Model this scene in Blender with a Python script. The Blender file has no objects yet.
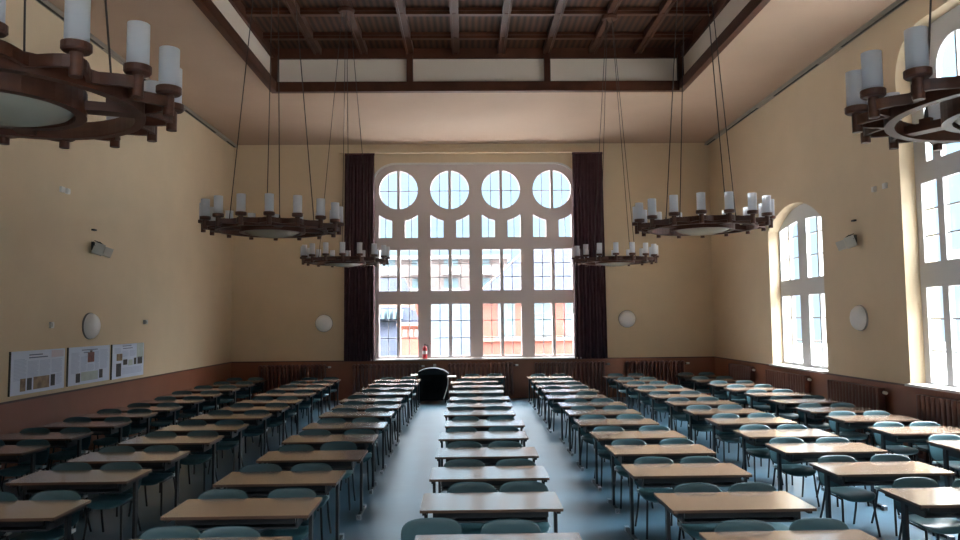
import bpy, math, random
from mathutils import Vector, Matrix
random.seed(7)
sc = bpy.context.scene
COL = sc.collection
PI = math.pi

# ------------------------------------------------------------------ materials
def mat(name, col, rough=.6, spec=.5, metal=0., noise=0., nscale=6., bump=0., bscale=80., stretch=(1, 1, 1), col2=None, coat=0.):
    m = bpy.data.materials.new(name); m.use_nodes = True
    nt = m.node_tree; N = nt.nodes; L = nt.links
    b = N['Principled BSDF']
    b.inputs['Base Color'].default_value = (*col, 1)
    b.inputs['Roughness'].default_value = rough
    b.inputs['Specular IOR Level'].default_value = spec
    b.inputs['Metallic'].default_value = metal
    if coat:
        b.inputs['Coat Weight'].default_value = coat; b.inputs['Coat Roughness'].default_value = .16; b.inputs['Coat IOR'].default_value = 2.1
    if noise or bump or col2:
        tc = N.new('ShaderNodeTexCoord'); mp = N.new('ShaderNodeMapping')
        mp.inputs['Scale'].default_value = stretch
        L.new(tc.outputs['Object'], mp.inputs['Vector'])
        if noise or col2:
            n = N.new('ShaderNodeTexNoise'); n.inputs['Scale'].default_value = nscale; n.inputs['Detail'].default_value = 5
            L.new(mp.outputs['Vector'], n.inputs['Vector'])
            mx = N.new('ShaderNodeMix'); mx.data_type = 'RGBA'
            c2 = col2 or tuple(c * (1 - noise) for c in col)
            mx.inputs[6].default_value = (*col, 1); mx.inputs[7].default_value = (*c2, 1)
            mr = N.new('ShaderNodeMapRange'); mr.inputs['From Min'].default_value = .35; mr.inputs['From Max'].default_value = .65
            L.new(n.outputs['Fac'], mr.inputs['Value']); L.new(mr.outputs['Result'], mx.inputs[0])
            L.new(mx.outputs[2], b.inputs['Base Color'])
        if bump:
            n2 = N.new('ShaderNodeTexNoise'); n2.inputs['Scale'].default_value = bscale
            L.new(mp.outputs['Vector'], n2.inputs['Vector'])
            bp = N.new('ShaderNodeBump'); bp.inputs['Strength'].default_value = bump; bp.inputs['Distance'].default_value = .01
            L.new(n2.outputs['Fac'], bp.inputs['Height']); L.new(bp.outputs['Normal'], b.inputs['Normal'])
    return m

def glass_mat(name, tint=(1, 1, 1), refl=.05):
    m = bpy.data.materials.new(name); m.use_nodes = True
    nt = m.node_tree; N = nt.nodes; L = nt.links
    N.remove(N['Principled BSDF'])
    t = N.new('ShaderNodeBsdfTransparent'); t.inputs['Color'].default_value = (*tint, 1)
    g = N.new('ShaderNodeBsdfGlossy'); g.inputs['Roughness'].default_value = .02
    mx = N.new('ShaderNodeMixShader'); mx.inputs[0].default_value = refl
    L.new(t.outputs[0], mx.inputs[1]); L.new(g.outputs[0], mx.inputs[2])
    L.new(mx.outputs[0], N['Material Output'].inputs['Surface'])
    return m

def frosted(name, col):
    m = bpy.data.materials.new(name); m.use_nodes = True
    nt = m.node_tree; N = nt.nodes; L = nt.links
    b = N['Principled BSDF']; b.inputs['Base Color'].default_value = (*col, 1); b.inputs['Roughness'].default_value = .35
    tr = N.new('ShaderNodeBsdfTranslucent'); tr.inputs['Color'].default_value = (*col, 1)
    mx = N.new('ShaderNodeMixShader'); mx.inputs[0].default_value = .55
    L.new(b.outputs[0], mx.inputs[1]); L.new(tr.outputs[0], mx.inputs[2])
    L.new(mx.outputs[0], N['Material Output'].inputs['Surface'])
    return m

def brick_mat(name, c1, c2, mortar, scale=4.):
    m = bpy.data.materials.new(name); m.use_nodes = True
    nt = m.node_tree; N = nt.nodes; L = nt.links
    b = N['Principled BSDF']; b.inputs['Roughness'].default_value = .9; b.inputs['Specular IOR Level'].default_value = .05
    tc = N.new('ShaderNodeTexCoord'); mp = N.new('ShaderNodeMapping')
    mp.inputs['Rotation'].default_value = (PI / 2, 0, 0)
    L.new(tc.outputs['Object'], mp.inputs['Vector'])
    br = N.new('ShaderNodeTexBrick'); br.inputs['Scale'].default_value = scale
    br.inputs['Color1'].default_value = (*c1, 1); br.inputs['Color2'].default_value = (*c2, 1); br.inputs['Mortar'].default_value = (*mortar, 1)
    br.inputs['Mortar Size'].default_value = .015
    L.new(mp.outputs['Vector'], br.inputs['Vector']); L.new(br.outputs['Color'], b.inputs['Base Color'])
    return m

def stripe_wood(name, c1, c2, scale, rough, axis='X', spec=.5):
    m = bpy.data.materials.new(name); m.use_nodes = True
    nt = m.node_tree; N = nt.nodes; L = nt.links
    b = N['Principled BSDF']; b.inputs['Roughness'].default_value = rough; b.inputs['Specular IOR Level'].default_value = spec
    tc = N.new('ShaderNodeTexCoord')
    w = N.new('ShaderNodeTexWave'); w.bands_direction = axis; w.inputs['Scale'].default_value = scale
    w.inputs['Distortion'].default_value = .6; w.inputs['Detail'].default_value = 2
    L.new(tc.outputs['Object'], w.inputs['Vector'])
    mx = N.new('ShaderNodeMix'); mx.data_type = 'RGBA'
    mx.inputs[6].default_value = (*c1, 1); mx.inputs[7].default_value = (*c2, 1)
    L.new(w.outputs['Fac'], mx.inputs[0]); L.new(mx.outputs[2], b.inputs['Base Color'])
    return m

M = dict(
    wall=mat('cream_wall_paint', (.67, .535, .365), .75, .3, noise=.05, nscale=1.2, bump=.06, bscale=60),
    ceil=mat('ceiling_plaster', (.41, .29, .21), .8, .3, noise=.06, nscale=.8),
    wains=mat('brown_dado_paint', (.235, .088, .045), .45, .5, noise=.12, nscale=2),
    cap=mat('dado_cap_wood', (.07, .028, .018), .4),
    floor=mat('blue_grey_linoleum', (.038, .086, .125), .28, 1., noise=.22, nscale=1.6, bump=.05, bscale=7),
    wframe=mat('window_frame_paint', (.64, .56, .54), .55, .4),
    wframe_l=mat('white_window_paint', (.60, .60, .60), .5, .4),
    sill=mat('pale_sill_stone', (.55, .53, .52), .35, .5),
    glass=glass_mat('window_glass', (.97, .99, 1.), .04),
    muntin=mat('muntin_paint', (.30, .30, .33), .5),
    desk=mat('desk_laminate', (.35, .24, .17), .25, 1.0, coat=1., noise=.10, nscale=3, stretch=(1, 14, 14)),
    edge=mat('desk_edge_band', (.10, .055, .035), .4),
    steel=mat('black_powder_steel', (.006, .0065, .008), .38, .5),
    shelf=mat('dark_desk_shelf', (.015, .016, .02), .5),
    cap_l=mat('pale_foot_plastic', (.35, .38, .42), .35),
    teal=mat('teal_shell_plastic', (.030, .084, .104), .40, .5, noise=.15, nscale=9),
    clip=mat('pale_clip_plastic', (.55, .6, .62), .35),
    chand=mat('chandelier_wood', (.085, .026, .012), .42, .5, noise=.35, nscale=5, stretch=(1, 1, 6)),
    shade=frosted('frosted_candle_glass', (.93, .94, .97)),
    dome=mat('opal_dome_glass', (.34, .31, .24), .25),
    wire=mat('suspension_wire', (.03, .02, .018), .5),
    curtain=mat('plum_curtain_cloth', (.085, .043, .050), .85, .2, noise=.2, nscale=4),
    coffer=stripe_wood('coffer_boards', (.065, .025, .011), (.020, .009, .005), 2.4, .75, spec=.2),
    rib=mat('coffer_beam_wood', (.068, .023, .011), .5, .2, noise=.3, nscale=3),
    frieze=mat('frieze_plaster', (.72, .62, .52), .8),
    rail=mat('track_metal', (.30, .27, .23), .35, .5, metal=.3),
    slot=mat('track_slot', (.012, .01, .01), .6),
    rad=mat('radiator_enamel', (.125, .046, .030), .42, .5),
    valve=mat('valve_white', (.7, .68, .65), .4),
    lamp=mat('opal_lamp_glass', (.88, .88, .88), .3),
    lampbase=mat('lamp_base_grey', (.25, .25, .25), .5),
    fixt=mat('fixture_grey_housing', (.50, .50, .47), .5),
    black=mat('black_metal', (.012, .012, .012), .45),
    white=mat('white_plastic', (.7, .69, .66), .4),
    paper=mat('poster_paper', (.72, .80, .95), .5, .3, noise=.05, nscale=3),
    pink=mat('poster_tint_pink', (.66, .60, .68), .5),
    ink=mat('poster_print_blue', (.52, .60, .76), .6),
    inkd=mat('poster_heading_print', (.12, .16, .26), .6),
    phd=mat('dark_photo_print', (.05, .045, .05), .4, noise=.6, nscale=25),
    phb=mat('sepia_photo_print', (.36, .25, .14), .4, col2=(.16, .10, .06), nscale=9),
    phr=mat('red_portrait_print', (.20, .045, .035), .4, noise=.6, nscale=12),
    phg=mat('green_map_print', (.52, .60, .58), .4, noise=.12, nscale=9),
    pedge=mat('poster_dark_edge', (.04, .045, .035), .5),
    red=mat('extinguisher_red', (.42, .012, .02), .3),
    cloth=mat('black_cover_cloth', (.008, .008, .009), .95, .1, noise=.3, nscale=8),
    cover_top=mat('grey_cover_sheet', (.018, .022, .026), .9, .15),
    brick=brick_mat('red_brick', (.20, .062, .045), (.17, .052, .038), (.20, .12, .10)),
    brickd=mat('brick_trim', (.2, .13, .10), .9, .05),
    slate=mat('slate_roof', (.024, .027, .038), .9, .02, noise=.18, nscale=2.5),
    slate2=mat('slate_roof_blue', (.030, .036, .046), .9, .02, noise=.18, nscale=1.5),
    beige=mat('apartment_plaster', (.13, .105, .098), .9, .05),
    pale=mat('pale_facade', (.055, .047, .036), .9, .05),
    bwin=mat('far_window_glass', (.085, .12, .135), .3, .2),
    bwhite=mat('far_white_paint', (.20, .20, .20), .9, .05),
    ground=mat('courtyard_paving', (.22, .22, .22), .9),
    extwall=mat('outer_wall', (.5, .4, .3), .9),
)

# ------------------------------------------------------------------ mesh builder
class MB:
    def __init__(s): s.v = []; s.f = []; s.m = []; s.s = []
    def add(s, vs, fs, mi=0, smooth=False, T=None):
        o = len(s.v)
        s.v += [tuple(T @ Vector(p)) if T is not None else tuple(p) for p in vs]
        for f in fs:
            s.f.append([o + i for i in f]); s.m.append(mi); s.s.append(smooth)
    def box(s, x0, x1, y0, y1, z0, z1, mi=0, T=None):
        vs = [(x, y, z) for z in (z0, z1) for y in (y0, y1) for x in (x0, x1)]
        s.add(vs, [(0, 2, 3, 1), (4, 5, 7, 6), (0, 1, 5, 4), (2, 6, 7, 3), (0, 4, 6, 2), (1, 3, 7, 5)], mi, False, T)
    def prism(s, pts, h0, h1, axis='z', mi=0, mside=None, T=None, smooth=False):
        n = len(pts)
        def P(a, b, h): return (a, b, h) if axis == 'z' else ((a, h, b) if axis == 'y' else (h, a, b))
        vs = [P(a, b, h0) for a, b in pts] + [P(a, b, h1) for a, b in pts]
        s.add(vs, [list(range(n))[::-1], list(range(n, 2 * n))], mi, False, T)
        s.add(vs, [(i, (i + 1) % n, n + (i + 1) % n, n + i) for i in range(n)], mi if mside is None else mside, smooth, T)
    def cyl(s, p0, p1, r0, r1=None, n=12, mi=0, caps=True, smooth=True, T=None):
        r1 = r0 if r1 is None else r1
        p0, p1 = Vector(p0), Vector(p1); d = (p1 - p0).normalized()
        a = d.orthogonal().normalized(); b = d.cross(a)
        vs = []
        for p, r in ((p0, r0), (p1, r1)):
            for i in range(n):
                t = 2 * PI * i / n; vs.append(p + a * (r * math.cos(t)) + b * (r * math.sin(t)))
        s.add(vs, [(i, (i + 1) % n, n + (i + 1) % n, n + i) for i in range(n)], mi, smooth, T)
        if caps: s.add(vs, [list(range(n))[::-1], list(range(n, 2 * n))], mi, False, T)
    def tube(s, path, r, n=8, mi=0, T=None):
        P = [Vector(p) for p in path]; rings = []; prev = None
        for i, p in enumerate(P):
            d = (P[min(i + 1, len(P) - 1)] - P[max(i - 1, 0)]).normalized()
            if prev is None: a = d.orthogonal().normalized()
            else:
                a = (prev - d * prev.dot(d))
                a = a.normalized() if a.length > 1e-6 else d.orthogonal().normalized()
            prev = a; b = d.cross(a)
            rings.append([p + a * (r * math.cos(2 * PI * k / n)) + b * (r * math.sin(2 * PI * k / n)) for k in range(n)])
        vs = [q for g in rings for q in g]; fs = []
        for i in range(len(P) - 1):
            for k in range(n): fs.append((i * n + k, i * n + (k + 1) % n, (i + 1) * n + (k + 1) % n, (i + 1) * n + k))
        s.add(vs, fs, mi, True, T)
        s.add(vs, [list(range(n))[::-1], list(range(len(vs) - n, len(vs)))], mi, False, T)
    def lathe(s, prof, c=(0, 0, 0), n=32, mi=0, smooth=True, T=None, closed=False):
        vs = []; fs = []; k = len(prof)
        for r, z in prof:
            for i in range(n):
                t = 2 * PI * i / n; vs.append((c[0] + r * math.cos(t), c[1] + r * math.sin(t), c[2] + z))
        for j in range(k if closed else k - 1):
            j2 = (j + 1) % k
            for i in range(n): fs.append((j * n + i, j * n + (i + 1) % n, j2 * n + (i + 1) % n, j2 * n + i))
        s.add(vs, fs, mi, smooth, T)
    def build(s, name, mats, parent=None, autosmooth=True):
        me = bpy.data.meshes.new(name); me.from_pydata(s.v, [], s.f)
        if not isinstance(mats, (list, tuple)): mats = [mats]
        for m in mats: me.materials.append(m)
        me.polygons.foreach_set('material_index', s.m); me.polygons.foreach_set('use_smooth', s.s)
        me.update()
        o = bpy.data.objects.new(name, me); COL.objects.link(o)
        if parent is not None: o.parent = parent
        return o

def tag(o, label, cat, group=None, kind=None):
    o['label'] = label; o['category'] = cat
    if group: o['group'] = group
    if kind: o['kind'] = kind
    return o
def empty(name, loc, rz=0):
    o = bpy.data.objects.new(name, None); COL.objects.link(o); o.location = loc; o.rotation_euler = (0, 0, rz)
    o.empty_display_size = .1
    return o
def kids(o): return [c for c in bpy.data.objects if c.parent is o]
def tree_of(o):
    return [(c, tree_of(c)) for c in o.children]
def copy_tree(o, tr=None, parent=None):
    tr = tree_of(o) if tr is None else tr
    c = o.copy(); COL.objects.link(c); c.parent = parent
    for ch, t in tr: copy_tree(ch, t, c)
    return c

def fill(outer, holes, depth, mapf, name, m, parent=None):
    """flat panel with holes (2-D outlines), given thickness, mapped into the room"""
    cu = bpy.data.curves.new(name + '_c', 'CURVE'); cu.dimensions = '2D'; cu.fill_mode = 'BOTH'; cu.extrude = depth / 2
    for pts in [outer] + holes:
        sp = cu.splines.new('POLY'); sp.points.add(len(pts) - 1); sp.use_cyclic_u = True
        for p, q in zip(sp.points, pts): p.co = (q[0], q[1], 0, 1)
    ob = bpy.data.objects.new(name + '_tmp', cu); COL.objects.link(ob)
    dg = bpy.context.evaluated_depsgraph_get()
    me = bpy.data.meshes.new_from_object(ob.evaluated_get(dg))
    bpy.data.objects.remove(ob); bpy.data.curves.remove(cu)
    for v in me.vertices: v.co = mapf(v.co.x, v.co.y, v.co.z)
    me.materials.clear(); me.materials.append(m)
    for p in me.polygons: p.material_index = 0; p.use_smooth = False
    me.name = name
    o = bpy.data.objects.new(name, me); COL.objects.link(o)
    if parent is not None: o.parent = parent
    return o

# ------------------------------------------------------------------ room numbers
XL, XR, YB, YF, ZC = -6.75, 7.22, 20.9, -2.6, 7.43
DADO = 1.11
def structure(o, label, cat): return tag(o, label, cat, kind='structure')

b = MB(); b.box(XL - .4, XR + .6, YF - .3, YB + .5, -.15, 0)
structure(b.build('floor', M['floor']), 'blue-grey glossy linoleum floor under the rows of desks', 'floor')

# --- back wall with the tall window opening
def round_rect(x0, x1, z0, z1, r, n=10):
    p = [(x0, z0), (x1, z0)]
    for i in range(n + 1):
        t = PI / 2 * i / n; p.append((x1 - r + r * math.cos(t), z1 - r + r * math.sin(t)))
    for i in range(n + 1):
        t = PI / 2 + PI / 2 * i / n; p.append((x0 + r + r * math.cos(t), z1 - r + r * math.sin(t)))
    return p
def rect(x0, x1, z0, z1): return [(x0, z0), (x1, z0), (x1, z1), (x0, z1)]
def seg_arch(x0, x1, z0, zs, za, n=16):
    p = [(x0, z0), (x1, z0)]
    w = (x1 - x0) / 2; h = za - zs; R = (w * w + h * h) / (2 * h); cx = (x0 + x1) / 2; cz = za - R
    a = math.asin(w / R)
    for i in range(n + 1):
        t = a - 2 * a * i / n; p.append((cx + R * math.sin(t), cz + R * math.cos(t)))
    return p

WZ0, WZ1 = 1.165, 6.86
back = fill(rect(XL - .4, XR + .6, -.1, 9.2), [round_rect(-2.74, 3.35, WZ0, WZ1, .72)], .36,
            lambda x, y, z: (x, YB + .18 - z, y), 'wall_back', M['wall'])
structure(back, 'cream end wall around the tall four-bay window', 'wall')
left = MB(); left.box(XL - .36, XL, YF - .3, YB, -.1, 9.2)
structure(left.build('wall_left', M['wall']), 'long plain cream wall on the left with three posters', 'wall')
W2 = (14.35, 16.93); W1 = (7.35, 11.67)
right = fill(rect(YF - .3, YB, -.1, 9.2),
             [seg_arch(W2[0], W2[1], 1.16, 4.28, 4.76), round_rect(W1[0], W1[1], 1.16, 6.93, .75)], .55,
             lambda x, y, z: (XR + .275 + z, x, y), 'wall_right', M['wall'])
structure(right, 'long cream wall on the right pierced by arched windows', 'wall')
FILL_OPENINGS = [(-5.6, -3.4), (-2.3, -.1), (1.0, 3.2), (4.3, 6.5)]  # unseen openings, added behind the camera to brighten the room from the front
front = fill(rect(XL - .36, XR + .55, -.1, 9.2), [seg_arch(a_, b_, 1.8, 6.2, 6.7) for a_, b_ in FILL_OPENINGS], .3,
             lambda x, y, z: (x, YF - .15 + z, y), 'wall_front', M['wall'])
structure(front, 'cream wall behind the camera, with four arched openings added for fill light', 'wall')

# --- dado panels
def dado(name, boxes, lab):
    m = MB()
    for bb in boxes: m.box(*bb)
    o = m.build(name, M['wains']); structure(o, lab, 'dado')
    return o
t = .016
dado('baseboard_left', [(XL, XL + t, YF, YB, 0, DADO)], 'terracotta brown dado along the left wall')
dado('baseboard_back', [(XL, XR, YB - t, YB, 0, DADO)], 'dark brown dado below the end window')
dado('baseboard_right', [(XR - t, XR, YF, YB, 0, DADO)], 'dark brown dado along the right wall behind the radiators')
m = MB()
m.box(XL, XL + .03, YF, YB, DADO, DADO + .028)
structure(m.build('trim_1', M['cap']), 'thin dark strip on top of the left dado', 'trim')
m = MB(); m.box(XL, XR, YB - .03, YB, DADO, DADO + .028)
structure(m.build('trim_2', M['cap']), 'thin dark strip on top of the end wall dado', 'trim')
m = MB(); m.box(XR - .03, XR, YF, YB, DADO, DADO + .028)
structure(m.build('trim_3', M['cap']), 'thin dark strip on top of the right dado', 'trim')

# --- metal track along the top of both long walls, moulding on the end wall
for nm, x, sg, lab in (('trim_4', XL, 1, 'metal track under the ceiling along the left wall'), ('trim_5', XR, -1, 'metal track under the ceiling along the right wall')):
    m = MB()
    xa, xb = sorted((x, x + sg * .11)); m.box(xa, xb, YF, YB, ZC - .07, ZC - .002, 0)
    xa, xb = sorted((x + sg * .03, x + sg * .08))
    m.box(xa, xb, YF, YB - .06, ZC - .074, ZC - .068, 1)
    for k in range(7):
        y = 1.2 + k * 3.0
        m.box(xa, xb, y, y + .9, ZC - .080, ZC - .066, 0)
    structure(m.build(nm, [M['rail'], M['slot']]), lab, 'trim')
m = MB(); m.box(XL, XR, YB - .02, YB, ZC - .04, ZC); m.box(XL, XR, YB - .015, YB, ZC - .10, ZC - .085)
structure(m.build('trim_6', M['wall']), 'thin plaster moulding where the end wall meets the ceiling', 'trim')

# --- ceiling: plaster field with a recessed timber coffer
CX0, CX1, CY0, CY1 = -4.27, 4.93, 1.2, 15.78
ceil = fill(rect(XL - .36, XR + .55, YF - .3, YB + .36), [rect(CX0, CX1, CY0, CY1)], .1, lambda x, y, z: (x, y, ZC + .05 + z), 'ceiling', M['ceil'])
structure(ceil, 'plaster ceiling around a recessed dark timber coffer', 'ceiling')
ZR0, ZR1 = 8.19, 8.33
m = MB()
m.box(CX0 - .3, CX1 + .3, CY0 - .3, CY1 + .3, ZR1, ZR1 + .06); m.build('coffer_boards', M['coffer'], ceil)
m = MB()
for a in ((CX0 - .1, CX0, CY0, CY1), (CX1, CX1 + .1, CY0, CY1), (CX0 - .1, CX1 + .1, CY1, CY1 + .1), (CX0 - .1, CX1 + .1, CY0 - .1, CY0)):
    m.box(a[0], a[1], a[2], a[3], ZC + .1, ZR1)
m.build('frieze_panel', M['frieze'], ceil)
m = MB()   # lower and upper beams round the opening, with posts
for z0, z1, w, o_ in ((ZC - .10, ZC + .12, .13, .0), (8.10, 8.34, .06, .0)):
    m.box(CX0 - o_, CX0 + w, CY0 - o_, CY1 + o_, z0, z1); m.box(CX1 - w, CX1 + o_, CY0 - o_, CY1 + o_, z0, z1)
    m.box(CX0 + w, CX1 - w, CY1 - w, CY1 + o_, z0, z1); m.box(CX0 + w, CX1 - w, CY0 - o_, CY0 + w, z0, z1)
W = (CX1 - CX0) / 3
for k in range(4):
    x = CX0 + k * W; w = .07
    x = min(max(x, CX0 + .065), CX1 - .065)
    m.box(x - w, x + w, CY1 - .10, CY1 + .01, ZC + .10, 8.16)
m.build('coffer_frame', M['rib'], ceil)
m = MB()
for k in range(1, 9):
    x = CX0 + k * (CX1 - CX0) / 9
    m.box(x - .085, x + .085, CY0, CY1, ZR0 + .03, ZR1 + .01)
    for s_ in (-1, 1): m.box(x + s_ * .06 - .022, x + s_ * .06 + .022, CY0, CY1, ZR0, ZR0 + .035)
m.build('coffer_rib', M['rib'], ceil)
m = MB()
y = 14.90
while y > CY0 + .2:
    m.box(CX0, CX1, y - .055, y + .055, ZR0 + .02, ZR1 + .01); m.box(CX0, CX1, y - .08, y + .08, ZR0 + .08, ZR1)
    y -= 1.20
m.build('coffer_crossbeam', M['rib'], ceil)

# ------------------------------------------------------------------ windows
def back_map(x, y, z): return (x, YB + .10 - z, y)
BC = [-1.948, -.448, 1.055, 2.558]
w1 = empty('window_1', (0, 0, 0)); structure(w1, 'tall four-bay end window with four round lights on top', 'window')
holes = []; panes = []; bars = []
def arcpane(cx, s):
    x0, x1 = cx + s * .566, cx + s * .188
    cz, R = 6.083, .925
    p = []
    n = 8
    for i in range(n + 1):
        x = x1 + (x0 - x1) * i / n
        p.append((x, cz - math.sqrt(R * R - (x - cx) ** 2)))
    return p + [(x0, 4.677), (x1, 4.677)]
for cx in BC:
    for sgn in (-1, 1):
        a0 = math.asin(.043 / .565); pts = []
        for i in range(25):
            t_ = a0 + (PI - 2 * a0) * i / 24
            pts.append((cx + sgn * .565 * math.sin(t_), 6.083 + .565 * math.cos(t_)))
        holes.append(pts)
        bars.append((cx + sgn * .30 - .011, cx + sgn * .30 + .011, 6.083 - .5, 6.083 + .5))
        bars.append((min(cx + sgn * .04, cx + sgn * .59), max(cx + sgn * .04, cx + sgn * .59), 6.048, 6.072))
        holes.append(arcpane(cx, sgn))
        bars.append((cx + sgn * .378 - .011, cx + sgn * .378 + .011, 4.66, 5.29))
        xa, xb = sorted((cx + sgn * .05, cx + sgn * .560))
        for z0, z1 in ((1.235, 2.732), (3.118, 4.318)):
            holes.append(rect(xa, xb, z0, z1))
            bars.append(((xa + xb) / 2 - .011, (xa + xb) / 2 + .011, z0 - .01, z1 + .01))
            for k in (1, 2):
                zz = z0 + (z1 - z0) * k / 3 + (.02 if z0 < 2 else .0); bars.append((xa - .01, xb + .01, zz - .012, zz + .012))
fill(round_rect(-2.80, 3.41, WZ0 - .06, WZ1 + .06, .76), holes, .10, back_map, 'frame', M['wframe'], w1)
m = MB()
for x0, x1, z0, z1 in bars: m.box(x0, x1, YB + .105, YB + .135, z0, z1)
m.build('muntin', M['muntin'], w1)
m = MB()   # raised sash rails round every casement and the transom and mullion fillets
for i, cx in enumerate(BC):
    m.box(cx - .038, cx + .038, YB + .032, YB + .055, 1.2, 2.77); m.box(cx - .038, cx + .038, YB + .032, YB + .055, 3.08, 4.36)
    for z in (2.80, 3.06, 4.40): m.box(cx - .62, cx + .62, YB + .03, YB + .053, z - .02, z + .02)
    for s_ in (-1, 1): m.box(cx + s_ * .60 - .018, cx + s_ * .60 + .018, YB + .03, YB + .053, 1.2, 4.42)
m.build('sash_rail', M['wframe'], w1)
m = MB()
m.box(-2.75, 3.36, YB + .12, YB + .124, WZ0, WZ1 - .02); m.build('pane', M['glass'], w1)
m = MB(); m.box(-2.74, 3.35, YB - .16, YB + .12, WZ0 - .035, WZ0 + .005)
o = m.build('window_sill', M['sill'], w1)
m = MB()
for p in [(-2.74, -2.70), (3.31, 3.35)]: m.box(p[0], p[1], YB - .03, YB + .05, WZ0, WZ1 - .72)
m.box(-2.03, 2.64, YB - .03, YB + .03, WZ1 - .03, WZ1 + .02)
n = 10
for sx, cx in ((-1, -2.74 + .72), (1, 3.35 - .72)):
    for i in range(n):
        t0, t1 = PI / 2 * i / n, PI / 2 * (i + 1) / n
        q = [(cx + sx * r * math.cos(tt), WZ1 - .72 + r * math.sin(tt)) for r, tt in ((.74, t0), (.74, t1), (.69, t1), (.69, t0))]
        m.prism(q if sx < 0 else q[::-1], YB - .03, YB + .03, 'y')
m.build('architrave', M['white'], w1)

# right hand windows: frames set back in the wall
def right_map(x, y, z): return (XR + .29 - z, x, y)
def right_window(nm, lab, outer, panes_, muntins, sill):
    w = empty(nm, (0, 0, 0)); structure(w, lab, 'window')
    fill(outer, panes_, .08, right_map, 'frame', M['wframe_l'], w)
    mm = MB()
    for y0, y1, z0, z1 in muntins: mm.box(XR + .28, XR + .31, y0, y1, z0, z1)
    mm.build('muntin', M['wframe_l'], w)
    ys = [p[0] for p in outer]; zs = [p[1] for p in outer]
    mm = MB(); mm.box(XR + .298, XR + .302, min(ys) + .02, max(ys) - .02, min(zs) + .02, max(zs) - .1); mm.build('pane', M['glass'], w)
    mm = MB(); mm.box(XR - .10, XR + .26, sill[0], sill[1], 1.125, 1.165); mm.build('window_sill', M['sill'], w)
    return w
def small_right(nm, lab, yo):
    P = []; B = []
    for a, bb in ((15.95, 16.87), (14.55, 15.55)):
        mid = (a + bb) / 2
        for c, d in ((a, mid - .03), (mid + .03, bb)):
            P.append(rect(c - yo, d - yo, 1.23, 2.745))
            cy = 15.64
            top = [(y_, 4.42 - .13 * ((y_ - cy) / 1.2) ** 2) for y_ in (d - (d - c) * i / 5 for i in range(6))]
            P.append([(c - yo, 3.11), (d - yo, 3.11)] + [(y_ - yo, z_) for y_, z_ in top])
            for z in (1.735, 2.24, 3.60, 4.08): B.append((c - .01 - yo, d + .01 - yo, z - .013, z + .013))
    return right_window(nm, lab, seg_arch(14.30 - yo, 16.98 - yo, 1.12, 4.31, 4.80), P, B, (14.35 - yo, 16.93 - yo))
small_right('window_2', 'arched two-tier window at the far end of the right wall', 0)
P = []; B = []
y = 11.53; k = 0
while y > 7.6:
    c, d = y - .39, y
    if c < 7.45: break
    P.append(rect(c, d, 1.19, 2.72)); P.append(rect(c, d, 3.12, 4.42))
    for z in (1.70, 2.21, 3.55, 3.98): B.append((c - .01, d + .01, z - .013, z + .013))
    y -= .39 + (.07 if k % 2 == 1 else .15); k += 1
y = 11.36
while y > 7.9:
    P.append(rect(y - .17, y, 4.75, 6.20)); c, d = y - 1.22, y - .36
    cap = [((c + d) / 2 + .43 * math.cos(PI * i / 12), 6.19 + .40 * math.sin(PI * i / 12)) for i in range(13)]
    P.append([(c, 4.75), (d, 4.75)] + cap)
    B.append(((c + d) / 2 - .02, (c + d) / 2 + .02, 4.74, 6.6))
    for z in (5.25, 5.75): B.append((y - .18, y + .01, z - .013, z + .013)); B.append((c - .01, d + .01, z - .013, z + .013))
    y -= 1.5
right_window('window_3', 'large three-tier window cut off by the right edge of the view', round_rect(W1[0] - .05, W1[1] + .05, 1.12, 6.98, .78), P, B, W1)

m = MB()  # frames for the added daylight openings in the front wall
for a_, b_ in FILL_OPENINGS:
    for x in (a_, (a_ + b_) / 2 - .05, b_ - .1): m.box(x, x + .1, YF - .2, YF - .12, 1.8, 6.65)
    for z in (1.8, 3.2, 4.7, 6.1): m.box(a_, b_, YF - .2, YF - .12, z, z + .1)
structure(m.build('added_fill_window', M['wframe_l']), 'frames of the added fill-light openings behind the camera', 'window')

# ------------------------------------------------------------------ curtains
def curtain(x0, x1, lab, seed):
    rnd = random.Random(seed)
    c = empty('curtain', ((x0 + x1) / 2, YB - .19, 0)); tag(c, lab, 'curtain', 'curtains beside the end window')
    w = x1 - x0; n = 110; rows = [7.08, 6.0, 4.4, 2.6, 1.13]; vs = []; fs = []
    ph = rnd.random() * 6
    for j, z in enumerate(rows):
        g = 1 + .07 * j / 4; amp = .035 + .012 * j
        for i in range(n + 1):
            u = i / n
            y = amp * math.sin(u * 2 * PI * 9 + ph) + .014 * math.sin(u * 2 * PI * 23 + ph * 2 + j * .4)
            vs.append(((u - .5) * w * g, y, z))
    for j in range(len(rows) - 1):
        for i in range(n): fs.append((j * (n + 1) + i, j * (n + 1) + i + 1, (j + 1) * (n + 1) + i + 1, (j + 1) * (n + 1) + i))
    m = MB(); m.add(vs, fs, 0, True); o = m.build('cloth', M['curtain'], c)
    md = o.modifiers.new('thick', 'SOLIDIFY'); md.thickness = .008
    m = MB(); m.box(-w / 2 - .01, w / 2 + .01, -.03, .03, 7.06, 7.125); m.build('heading_tape', M['curtain'], c)
    return c
curtain(-3.47, -2.63, 'dark plum curtain hanging at the left side of the end window', 3)
curtain(3.15, 4.02, 'dark plum curtain hanging at the right side of the end window', 5)
m = MB(); m.box(-3.65, 4.15, YB - .24, YB - .14, 7.125, 7.165); m.box(-3.6, -3.56, YB - .2, YB, 7.13, 7.16); m.box(4.06, 4.1, YB - .2, YB, 7.13, 7.16)
tag(m.build('curtain_rail', M['wall']), 'long pale curtain rail above the end window', 'curtain rail')

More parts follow.
